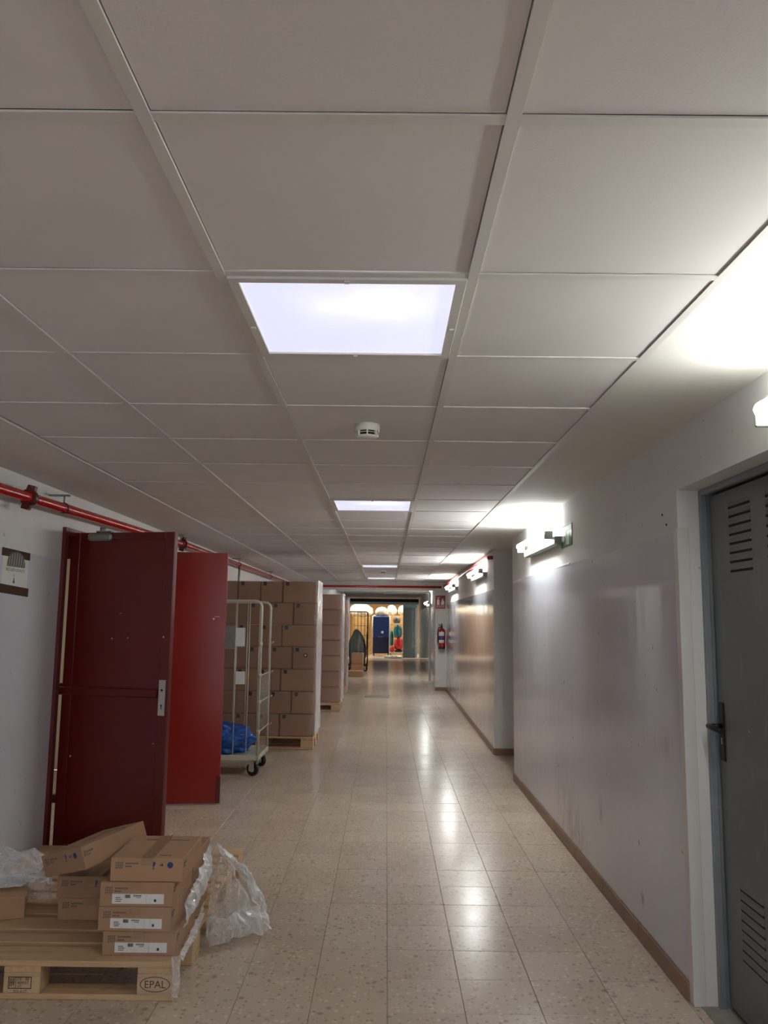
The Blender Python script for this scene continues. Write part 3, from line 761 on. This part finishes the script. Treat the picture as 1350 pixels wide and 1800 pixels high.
for i in range(9): lab.box(-.046+i*.0024,-.0446+i*.0024+(i%3)*.0004,F_-.0006,F_-.0003,.034,.047,1)
for i, wd in enumerate((.020,.026,.022)): lab.box(-.084,-.084+wd,F_-.0006,F_-.0003,.034-i*.007,.0365-i*.007,1)
for i in range(7): lab.box(-.012+i*.0048,-.0088+i*.0048,F_-.0006,F_-.0003,.040,.046,1)
lab.box(.0,.018,F_-.0006,F_-.0003,.035,.037,1); lab.box(.072,.081,F_-.0006,F_-.0003,.020,.030,1); lab.box(.04,.0404,F_-.0006,F_-.0003,.014,.048,1)
label_me = lab.mesh('shipping_label', [M['paper'], M['ink']])
sd = MB()
for j in range(9): sd.box(BW/2-.0002,BW/2+.0005,-.15+.004*j,-.1473+.004*j,.066,.074)
for j in range(5): sd.box(BW/2-.0002,BW/2+.0005,-.15+.004*j,-.1473+.004*j,.054,.061)
for i in range(3):
    for j in range(3): sd.box(BW/2-.0002,BW/2+.0005,-.164+i*.004,-.161+i*.004,.054+j*.008,.060+j*.008)
side_me = sd.mesh('printed_logo', M['print'])
td = MB().box(-.08,.11,.095,.108,BH-.0002,BH+.0004)
top2_me = MB().box(.04,.09,-.14,-.13,BH-.0002,BH+.0004).mesh('top_print', M['print'])
top_me = td.mesh('top_print', M['print'])
def small_box(label, loc, rot=(0,0,0), parts='ls'):
    o = link('cardboard_box', sbm, None, loc, rot); tag(o, label, 'box', 'small cardboard boxes on the front pallet')
    link('packing_tape', tpm, o); link('printed_logo', logo_me, o); link('printed_logo', side_me, o)
    if 'l' in parts: link('shipping_label', label_me, o)
    if 's' in parts: link('handling_symbols', sym_me, o)
    if 't' in parts: link('top_print', top_me, o); link('top_print', top2_me, o)
    return o
fy = 3.455+BD/2
small_box('small cardboard box with white label, lowest of the front stack on the pallet', (-.985,fy+.012,.1443), (0,0,.01), 'l')
small_box('small cardboard box with white label, second from the bottom of the front stack', (-1.003,fy+.004,.2388), (0,0,-.012), 'l')
small_box('small cardboard box with white label, third from the bottom of the front stack', (-1.003,fy+.004,.3333), (0,0,.008), 'l')
small_box('small cardboard box with blue handling symbols on top of the front stack', (-.968,fy+.012,.4278), (0,0,.006), 'st')
by = 3.822+BD/2
for i, nm in enumerate(('lowest','middle','topmost')):
    small_box('%s small cardboard box of the stack hidden behind the front stack on the right' % nm, (-1.008+.002*i,by+.006*(i%2),.1443+.0945*i), (0,0,.006*(i-1)), 'st')
small_box('lower shaded cardboard box of the pair under the tilted box', (-1.316,3.842+BD/2,.1443), (0,0,.0), '')
small_box('upper shaded cardboard box with blue symbols, directly under the tilted box', (-1.322,3.838+BD/2,.2388), (0,0,-.01), 's')
tb = small_box('tilted cardboard box leaning on top of the stacks before the nearer red door', (0,0,0), (0,0,0), 'st')
tb.matrix_world = T(-1.292,3.832,.410) @ RZ(-.5625) @ RX(.1335) @ RY(-.2877)
lb_ = small_box('cardboard box with film over it at the left edge of the picture on the pallet', (0,0,0), (0,0,0), '')
lb_.matrix_world = T(-1.815,3.96,.1465) @ RZ(.35)

# ------------------------------------------------------------------ crumpled film
def crumple(name, surf, nu, nv, amp, sc_, seed, mat, fold=1.0):
    vs = []; fs = []
    off = Vector((seed*7.3, seed*3.1, seed*1.7))
    for i in range(nu+1):
        for j in range(nv+1):
            p = Vector(surf(i/nu, j/nv))
            d = Vector((0,0,0))
            for ax in range(3):
                q = p*sc_ + off + Vector((ax*11.3, 0, 0))
                r1 = 1-abs(noise.noise(q))*2; r_2 = 1-abs(noise.noise(q*2.3))*2
                d[ax] = (r1*.65 + r_2*.35*fold + noise.noise(q*5)*.18)*amp
            p = p + d
            if p.z < .004: p.z = .004 + .001*abs(noise.noise(p*30))
            vs.append(tuple(p))
    for i in range(nu):
        for j in range(nv):
            a = i*(nv+1)+j; fs.append((a, a+1, a+nv+2, a+nv+1))
    mb = MB(); mb.add(vs, fs, 0, True); return mb.build(name, mat)
def lerp(a, b, t): return Vector(a).lerp(Vector(b), t)
def coons(c00, c10, c01, c11, bulge=(0,0,0)):
    B = Vector(bulge)
    def f(u, v): return lerp(lerp(c00,c10,u), lerp(c01,c11,u), v) + B*(math.sin(PI*u)*math.sin(PI*v))
    return f
# clear bag hanging over the pallet edge to the floor
bag = thing('plastic_film', 'crumpled clear plastic film hanging from the small boxes onto the floor', 'plastic film', (-.72,4.0,0))
def sub(o, par): 
    o.parent = par; o.matrix_parent_inverse = par.matrix_world.inverted() if False else Matrix.Translation(-Vector(par.location)); return o
sub(crumple('film_sheet', coons((-.87,4.17,.40),(-.82,4.10,.40),(-.83,3.93,.03),(-.60,4.12,.03),(.06,-.03,0)), 30, 46, .026, 8, 1, M['film']), bag)
sub(crumple('film_sheet', coons((-.84,4.14,.40),(-.80,4.10,.36),(-.62,4.30,.08),(-.56,4.14,.05),(.03,0,.03)), 22, 40, .022, 9, 2, M['film']), bag)
sub(crumple('film_sheet', coons((-.84,3.96,.10),(-.60,4.18,.09),(-.80,3.87,.012),(-.54,4.07,.012),(0,-.03,.05)), 40, 22, .026, 8, 3, M['film']), bag)
sub(crumple('film_sheet', coons((-.85,4.12,.40),(-.83,4.05,.30),(-.845,3.60,.30),(-.825,3.50,.22),(.035,0,-.01)), 20, 40, .020, 9, 4, M['film']), bag)
tail = thing('plastic_film', 'thin twisted strip of clear film trailing over the front corner of the pallet', 'plastic film', (-.80,3.45,0))
sub(crumple('film_sheet', coons((-.80,3.80,.24),(-.79,3.72,.22),(-.812,3.41,.16),(-.795,3.40,.15),(.02,0,.0)), 10, 36, .010, 12, 5, M['film']), tail)
sub(crumple('film_sheet', coons((-.835,3.385,.17),(-.80,3.39,.17),(-.83,3.385,.02),(-.80,3.39,.01),(0,-.012,0)), 10, 26, .008, 14, 6, M['film']), tail)
sub(crumple('film_sheet', coons((-1.02,3.44,.33),(-.80,3.44,.36),(-1.00,3.385,.02),(-.80,3.38,.012),(0,-.012,0)), 30, 40, .009, 12, 7, M['film_thin']), tail)
lf = thing('plastic_film', 'crumpled ball of clear plastic film on the left end of the pallet by the wall', 'plastic film', (-1.75,4.1,.144))
sub(crumple('film_sheet', coons((-2.03,3.95,.27),(-1.70,4.10,.24),(-2.0,4.25,.33),(-1.66,4.30,.25),(0,0,.06)), 34, 26, .034, 9, 8, M['film']), lf)
sub(crumple('film_sheet', coons((-1.98,3.82,.255),(-1.68,3.92,.25),(-2.0,4.2,.26),(-1.66,4.2,.24),(0,0,.02)), 30, 30, .010, 9, 9, M['film']), lf)
sub(crumple('film_sheet', coons((-1.74,4.05,.26),(-1.58,4.05,.26),(-1.72,3.95,.165),(-1.55,3.98,.165),(0,-.04,.03)), 26, 22, .022, 12, 10, M['film']), lf)

# ------------------------------------------------------------------ big stacks of cartons
cart = {}
def carton(sx, sy, h, mat, label, loc, rz, group, mark, dot=False):
    key = (round(sx,3), round(sy,3), round(h,4), mat)
    if key not in cart:
        cart[key] = MB().box(-sx/2+.004,sx/2-.004,-sy/2+.002,sy/2-.002,0,h-.004,bev=.008).mesh('cardboard_box', M[mat])
        cart[key+('t',)] = MB().box(-sx/2+.01,sx/2-.01,-sy/2+.0012,-sy/2+.0022,h-.024,h-.009).mesh('packing_tape', M['card_tape'])
        cart[key+('m',)] = MB().box(-sx/2+.035,-sx/2+.075,-sy/2+.0004,-sy/2+.0013,h-.055,h-.012).mesh('corner_mark', M['ink'])
    o = link('cardboard_box', cart[key], None, loc, (0,0,rz)); tag(o, label, 'box', group)
    if mark:
        link('packing_tape', cart[key+('t',)], o); link('corner_mark', cart[key+('m',)], o)
    if dot:
        n = 18; d = MB(); c0 = MB()
        d.add([(.02+.026*math.cos(2*PI*i/n), -sy/2+.001, h*.62+.026*math.sin(2*PI*i/n)) for i in range(n)], [list(range(n))])
        d.add([(.02+.012*math.cos(2*PI*i/n), -sy/2+.0006, h*.62+.012*math.sin(2*PI*i/n)) for i in range(n)], [list(range(n))], 1)
        d.build('round_sticker', [M['ink'], M['paper']], o)
    return o
ORD = ['bottom','second','third','fourth','fifth','sixth','top']
POS = ['right-hand','second from right','third from right','left-hand']
SX1, SY, BHT = -.83, 9.63, .2565
pallet('wooden pallet under the tall wrapped stack beside the roll cage', (SX1-.6,SY+.4,0), 0)
grp = 'large cardboard boxes of the tall stack behind the roll cage'
for r in range(7):
    ws = [.4,.2667,.2667,.2667] if r % 2 == 0 else [.2667,.2667,.2667,.4]
    x = SX1; z = .1445 + r*BHT
    for c, wd in enumerate(ws):
        dp = .2667 if wd == .4 else .4
        carton(wd, dp, BHT, 'card_b', 'brown box, %s row of the tall stack, %s at the front' % (ORD[r], POS[c]),
               (x-wd/2+random.uniform(-.002,.002), SY+dp/2+random.uniform(0,.004), z), random.uniform(-.006,.006), grp, True, r == 3 and c == 0)
        if c == 0:
            yy = SY+dp; m = 2 if wd == .4 else 1
            for e in range(m):
                carton(wd, dp, BHT, 'card_b', 'brown box, %s row of the tall stack, right side, %s' % (ORD[r], 'at the back' if e == m-1 else 'in the middle'),
                       (x-wd/2+random.uniform(-.002,.002), yy+dp/2+e*dp+.003, z), random.uniform(-.006,.006), grp, False)
        x -= wd
def wrap(label, x0, x1, y0, y1, z0, z1, seed):
    vs = []; fs = []; nz = 34; per = []
    for k in range(8): per.append((x0+(x1-x0)*k/8, y0, 0, -1))
    for k in range(22): per.append((x1, y0+(y1-y0)*k/22, 1, 0))
    for k in range(8): per.append((x1-(x1-x0)*k/8, y1, 0, 1))
    for k in range(6): per.append((x0, y1-(y1-y0)*k/6, -1, 0))
    n = len(per)
    for i in range(nz+1):
        z = z0+(z1-z0)*i/nz
        for (x, y, ax, ay) in per:
            q = Vector((x*5+seed, y*5, z*4)); d = .008+.012*abs(noise.noise(q))+.008*abs(noise.noise(q*2.7))
            if ay == -1: d = .006+.004*abs(noise.noise(q))
            vs.append((x+ax*d, y+ay*d, z))
    for i in range(nz):
        for k in range(n): fs.append((i*n+k, i*n+(k+1)%n, (i+1)*n+(k+1)%n, (i+1)*n+k))
    mb = MB(); mb.add(vs, fs, 0, True); o = mb.build('stretch_wrap', M['film_wrap'])
    return tag(o, label, 'stretch wrap')
wrap('clear stretch wrap around the tall stack beside the roll cage', SX1-1.2, SX1+.004, SY-.002, SY+.803, .16, 1.955, 1)
# second stack
S2X, S2Y = -.745, 13.55
pallet('wooden pallet under the second wrapped stack', (S2X-.6,S2Y+.4,0), 0)
for r in range(7):
    for c in range(2):
        carton(.4, .3, .2525, 'card_pink', 'pinkish box, %s row of the second wrapped stack, %s' % (ORD[r], ('right-hand','left-hand')[c]),
               (S2X-.2-.4*c+random.uniform(-.003,.003), S2Y+.152, .1445+r*.2525), random.uniform(-.008,.008), 'pinkish boxes of the second stack', True)
    carton(.4, .48, .2525, 'card_pink', 'pinkish box, %s row of the second wrapped stack, at the back' % ORD[r],
           (S2X-.2, S2Y+.303+.245, .1445+r*.2525), random.uniform(-.004,.004), 'pinkish boxes of the second stack', False)
wrap('loose clear stretch wrap around the second stack', S2X-.8, S2X+.006, S2Y-.004, S2Y+.80, .15, 1.93, 4)
# third stack
S3X, S3Y = -.80, 16.75
pallet('wooden pallet under the third wrapped stack by the header beam', (S3X-.6,S3Y+.4,0), 0)
for r in range(7):
    carton(.4, .4, .25, 'card_pink', 'greyish wrapped box in the %s row of the third stack' % ORD[r], (S3X-.2,S3Y+.205,.1445+r*.25), random.uniform(-.006,.006), 'boxes of the third stack', True)
wrap('grey stretch wrap around the third stack by the header beam', S3X-.4, S3X+.01, S3Y-.004, S3Y+.42, .15, 1.93, 8)

# ------------------------------------------------------------------ roll cages
def wheel(loc, parent, r=.0625, rz=0):
    c = MB().tube([(-.016,0,0),(.016,0,0)], r, 20, 0).tube([(-.018,0,0),(.018,0,0)], r*.45, 14, 1)
    cs = MB().box(-.028,-.022,-.03,.03,-.02,.085,bev=.002).box(.022,.028,-.03,.03,-.02,.085,bev=.002).box(-.03,.03,-.035,.035,.08,.09,bev=.002)
    f = link('caster', cs.mesh('caster', M['cage']), parent, loc, (0,0,rz))
    link('wheel', c.mesh('wheel', [M['rubber'], M['alu']]), f)
    return f
def roll_cage(label, loc, W, D, H, mat, wheels=True):
    # origin: front right corner on the floor; frames in the x-z plane, front and back
    t = thing('roll_cage', label, 'roll cage', loc)
    b = MB().box(-W,0,0,D,.165,.185,bev=.004).box(-W,0,-.012,.012,.15,.20,bev=.004).box(-W,0,D-.012,D+.012,.15,.20,bev=.004).box(-.02,.004,0,D,.15,.195,bev=.003)
    b.build('base', mat, t)
    for y in (0, D):
        rr = .06
        pts = [(-.012,y,.12),(-.012,y,H-rr)] + [(-.012-rr+rr*math.cos(a),y,H-rr+rr*math.sin(a)) for a in [PI/8*i for i in range(1,5)]]
        pts += [(-W+.012+rr-rr*math.sin(a),y,H-rr+rr*math.cos(a)) for a in [PI/8*i for i in range(0,5)]] + [(-W+.012,y,.12)]
        fm = MB().tube(pts, .0135, 12).build('side_frame', mat, t)
        n = 6
        for i in range(1, n):
            MB().tube([(-W*i/n,y,.18),(-W*i/n,y,H-.005)], .0045, 8).build('bar', mat, fm)
    gt = MB().tube([(-.002,0,.42),(-.002,D,.42)], .006, 8).tube([(-.002,0,.70),(-.002,D,.70)], .006, 8).tube([(-.002,0,.95),(-.002,D,.95)], .006, 8)
    for i in range(1, 8): gt.tube([(-.002,D*i/8,.42),(-.002,D*i/8,.95)], .0028, 6)
    for z in (.42,.70,.95,1.25): gt.tube([(-.012,-.004,z-.02),(-.012,-.004,z+.02)], .019, 10).tube([(.008,D-.004,z-.012),(.028,D-.004,z+.01)], .006, 8)
    gt.build('half_gate', mat, t)
    for x in (-.06, -W+.06):
        for y in (.05, D-.05): wheel((x,y,.0628), t, rz=1.05 if y < .1 else .8)
    return t
cgX, cgY = -1.205, 7.97
cg = roll_cage('galvanised roll cage with blue film inside, behind the brighter red door leaf', (cgX,cgY,0), .75, .62, 1.665, M['cage'])
p_ = MB().box(-.257,-.165,-.022,-.019,1.225,1.405,bev=.001); p_.build('card_holder', M['paper'], cg)
MB().box(-.40,-.26,-.017,-.014,1.20,1.42,bev=.001).build('card_holder', M['galv'], cg)
q = MB().box(-.243,-.152,-.022,-.019,.865,.987,bev=.001); q.build('label_card', M['paper'], cg)
def blob(name, label, cat, loc, r, mat, seed, amp=.22, sc_=2.2, sub_=4, group=None, flat_=None):
    bm = bmesh.new(); bmesh.ops.create_icosphere(bm, subdivisions=sub_, radius=1)
    off = Vector((seed*5.1, seed*2.7, seed*9.3))
    for v in bm.verts:
        q = v.co*sc_ + off
        d = 1 + amp*noise.noise(q) + amp*.6*(1-abs(noise.noise(q*2.1))*2) + amp*.15*noise.noise(q*6)
        p = Vector((v.co.x*r[0]*d, v.co.y*r[1]*d, v.co.z*r[2]*d))
        if p.z < -r[2]*.72: p.z = -r[2]*.72
        v.co = p
    bm.verts.index_update()
    mb = MB(); mb.add([v.co.copy() for v in bm.verts], [[v.index for v in f.verts] for f in bm.faces], 0, True); bm.free()
    o = mb.build(name, mat); o.location = (loc[0], loc[1], loc[2]+r[2]*.72)
    return tag(o, label, cat, group)
blob('plastic_film', 'crumpled bright blue plastic film lying in the galvanised roll cage', 'plastic film', (cgX-.40,cgY+.30,.187), (.25,.22,.14), M['blue_bag'], 3, .42, 1.7, 5)

# ------------------------------------------------------------------ beyond the header beam
grp = 'loose boxes on the floor beyond the header beam'
carton(.34,.3,.30,'card_b','loose brown box on the floor beyond the header beam, lower of two',(-.77,22.2,.002),.05,grp,False)
carton(.32,.3,.30,'card_b','loose brown box beyond the header beam, upper of two',(-.76,22.22,.304),-.06,grp,False)
carton(.40,.35,.16,'card_b','flat brown box lying on the floor before the two loose boxes',(-.80,21.7,.002),.02,grp,False)
cg2 = roll_cage('dark roll cage with grey bags beyond the header beam on the left', (-.53,23.9,0), .62, .62, 1.72, M['cage_dark'])
blob('waste_bag', 'large grey-green bag bulging in the dark roll cage', 'bag', (-.84,24.2,.187), (.25,.24,.56), M['grey_bag'], 5, .16, 1.6, 4)
blob('waste_bag', 'narrow grey-green bag hanging at the right of the dark roll cage', 'bag', (-.555,24.0,.62), (.02,.08,.3), M['grey_bag'], 6, .12, 1.6, 4)
# sliding-door frame to the store room
struct('trim_5', MB().box(-1.42,1.28,31.92,32.0,2.19,2.34), M['dark'], 'added dark strip standing in for the dark ceiling above the store room opening')  # made-up strip for the dark ceiling area over the lintel
fr = MB().box(-1.42,1.28,31.9,32.0,2.09,2.19,bev=.01)
struct('trim_4', fr, M['teal_frame'], 'blue-grey lintel over the opening to the far store room')
sd_ = tag(thing('door_4', 'grey-green door leaf standing open at the right of the store room opening', 'door', (.70,32.15,0), .12), kind='structure')
MB().box(0,.50,0,.05,.02,2.08,bev=.006).build('leaf', M['teal_door'], sd_)
MB().box(-.03,.0,-.01,.06,.02,2.08,bev=.004).build('edge_strip', M['galv'], sd_)
MB().box(.44,.53,-.02,.0,.02,2.08,bev=.004).build('light_stile', M['teal_frame'], sd_)
MB().box(.0,.53,-.02,.0,1.98,2.16,bev=.01).build('head_plate', M['teal_frame'], sd_)
crp = crumple('plastic_film', coons((.97,32.0,1.9),(1.20,32.0,1.9),(1.0,32.05,.1),(1.22,32.05,.1)), 10, 60, .05, 5, 12, M['film'])
tag(crp, 'strips of clear film hanging beside the open grey-green door leaf', 'plastic film')
# blue covered cage
bc = thing('covered_roll_cage', 'roll cage in a bright blue cover in the far store room', 'roll cage', (-.20,34.3,0))
MB().box(-.36,.36,-.3,.3,.18,1.66,bev=.05).build('cover', M['blue_cover'], bc)
MB().box(-.365,.365,-.305,.305,.12,.80,bev=.03).build('lower_cover', M['navy'], bc)
MB().tube([(.05,-.312,.98),(.05,-.302,.98)], .055, 14).build('round_label', M['paper'], bc)
MB().box(-.14,.10,-.309,-.305,.77,.81).build('label_strip', M['print'], bc)
for x in (-.36,.36): MB().tube([(x,-.31,.12),(x,-.31,1.66)], .018, 10).build('post', M['cage'], bc)
for x in (-.3,.3):
    for y in (-.25,.25): wheel((x,y,.0628), bc)
# trolley with bags
tr = thing('bag_trolley', 'low trolley carrying teal and red bags in the far store room', 'trolley', (.45,33.5,0))
MB().box(-.32,.32,-.3,.3,.16,.20,bev=.01).build('base', M['cage'], tr)
for x in (-.31,.31): MB().tube([(x,-.29,.2),(x,-.29,1.55),(x,.0,1.62),(x,.29,1.55),(x,.29,.2)], .015, 10).build('side_frame', M['cage'], tr)
for x in (-.25,.25):
    for y in (-.25,.25): wheel((x,y,.0628), tr)
blob('waste_bag', 'dark blue bag under the red bag on the low trolley', 'bag', (.52,33.42,.202), (.16,.2,.06), M['navy'], 8, .12)
blob('waste_bag', 'small red bag at the left foot of the low trolley', 'bag', (.25,33.32,.202), (.09,.12,.13), M['red_bag'], 9, .12)
blob('waste_bag', 'large red bag in the middle of the low trolley', 'bag', (.53,33.38,.31), (.19,.18,.28), M['red_bag'], 10, .12)
blob('waste_bag', 'large teal bag on top of the red bag', 'bag', (.49,33.47,.78), (.17,.18,.30), M['teal_bag'], 11, .14)
blob('waste_bag', 'narrow teal bag on the left of the low trolley', 'bag', (.235,33.6,.45), (.07,.14,.36), M['teal_bag'], 12, .12)
blob('waste_bag', 'grey bag topping the teal bags on the low trolley', 'bag', (.44,33.5,1.36), (.14,.15,.15), M['grey_bag'], 13, .14)
# shelving load with white bundles behind
def crate_stack(loc, W, H, mat, label):
    t = thing('crate_stack', label, 'crate stack', loc)
    n = 4
    for i in range(n):
        z = i*H/n
        MB().box(-W/2,W/2,-.3,.3,z+.004,z+H/n-.004,bev=.015).build('crate', mat, t)
    return t
crate_stack((-1.05,35.3,0), .72, 1.62, M['tan_wood'], 'tan stack under the white bundle on the left of the store room')
crate_stack((.52,35.6,0), .9, 1.68, M['tan_wood'], 'tan stack under the white bundles on the right of the store room')
grp = 'white bundles on top of the far stacks'
blob('wrapped_bundle', 'white wrapped bundle over the dark roll cage on the left of the store room', 'bundle', (-1.08,35.3,1.622), (.50,.35,.32), M['white_wrap'], 14, .12, group=grp)
blob('wrapped_bundle', 'white wrapped bundle above the blue covered cage', 'bundle', (-.2,34.35,1.662), (.27,.26,.2), M['white_wrap'], 15, .12, group=grp)
blob('wrapped_bundle', 'white wrapped bundle above the teal bags, left part', 'bundle', (.24,35.6,1.682), (.22,.3,.26), M['white_wrap'], 16, .12, group=grp)
blob('wrapped_bundle', 'white wrapped bundle above the teal bags, right part', 'bundle', (.72,35.6,1.682), (.22,.3,.25), M['white_wrap'], 17, .12, group=grp)
blob('wrapped_bundle', 'cream wrapped bale hanging at the right of the left tan stack', 'bundle', (-.50,35.1,.95), (.12,.2,.42), M['white_wrap'], 18, .1, group=grp)
blob('plastic_film', 'pale crumpled plastic film on the floor before the low trolley', 'plastic film', (.30,32.4,.002), (.34,.22,.06), M['white_wrap'], 19, .3)
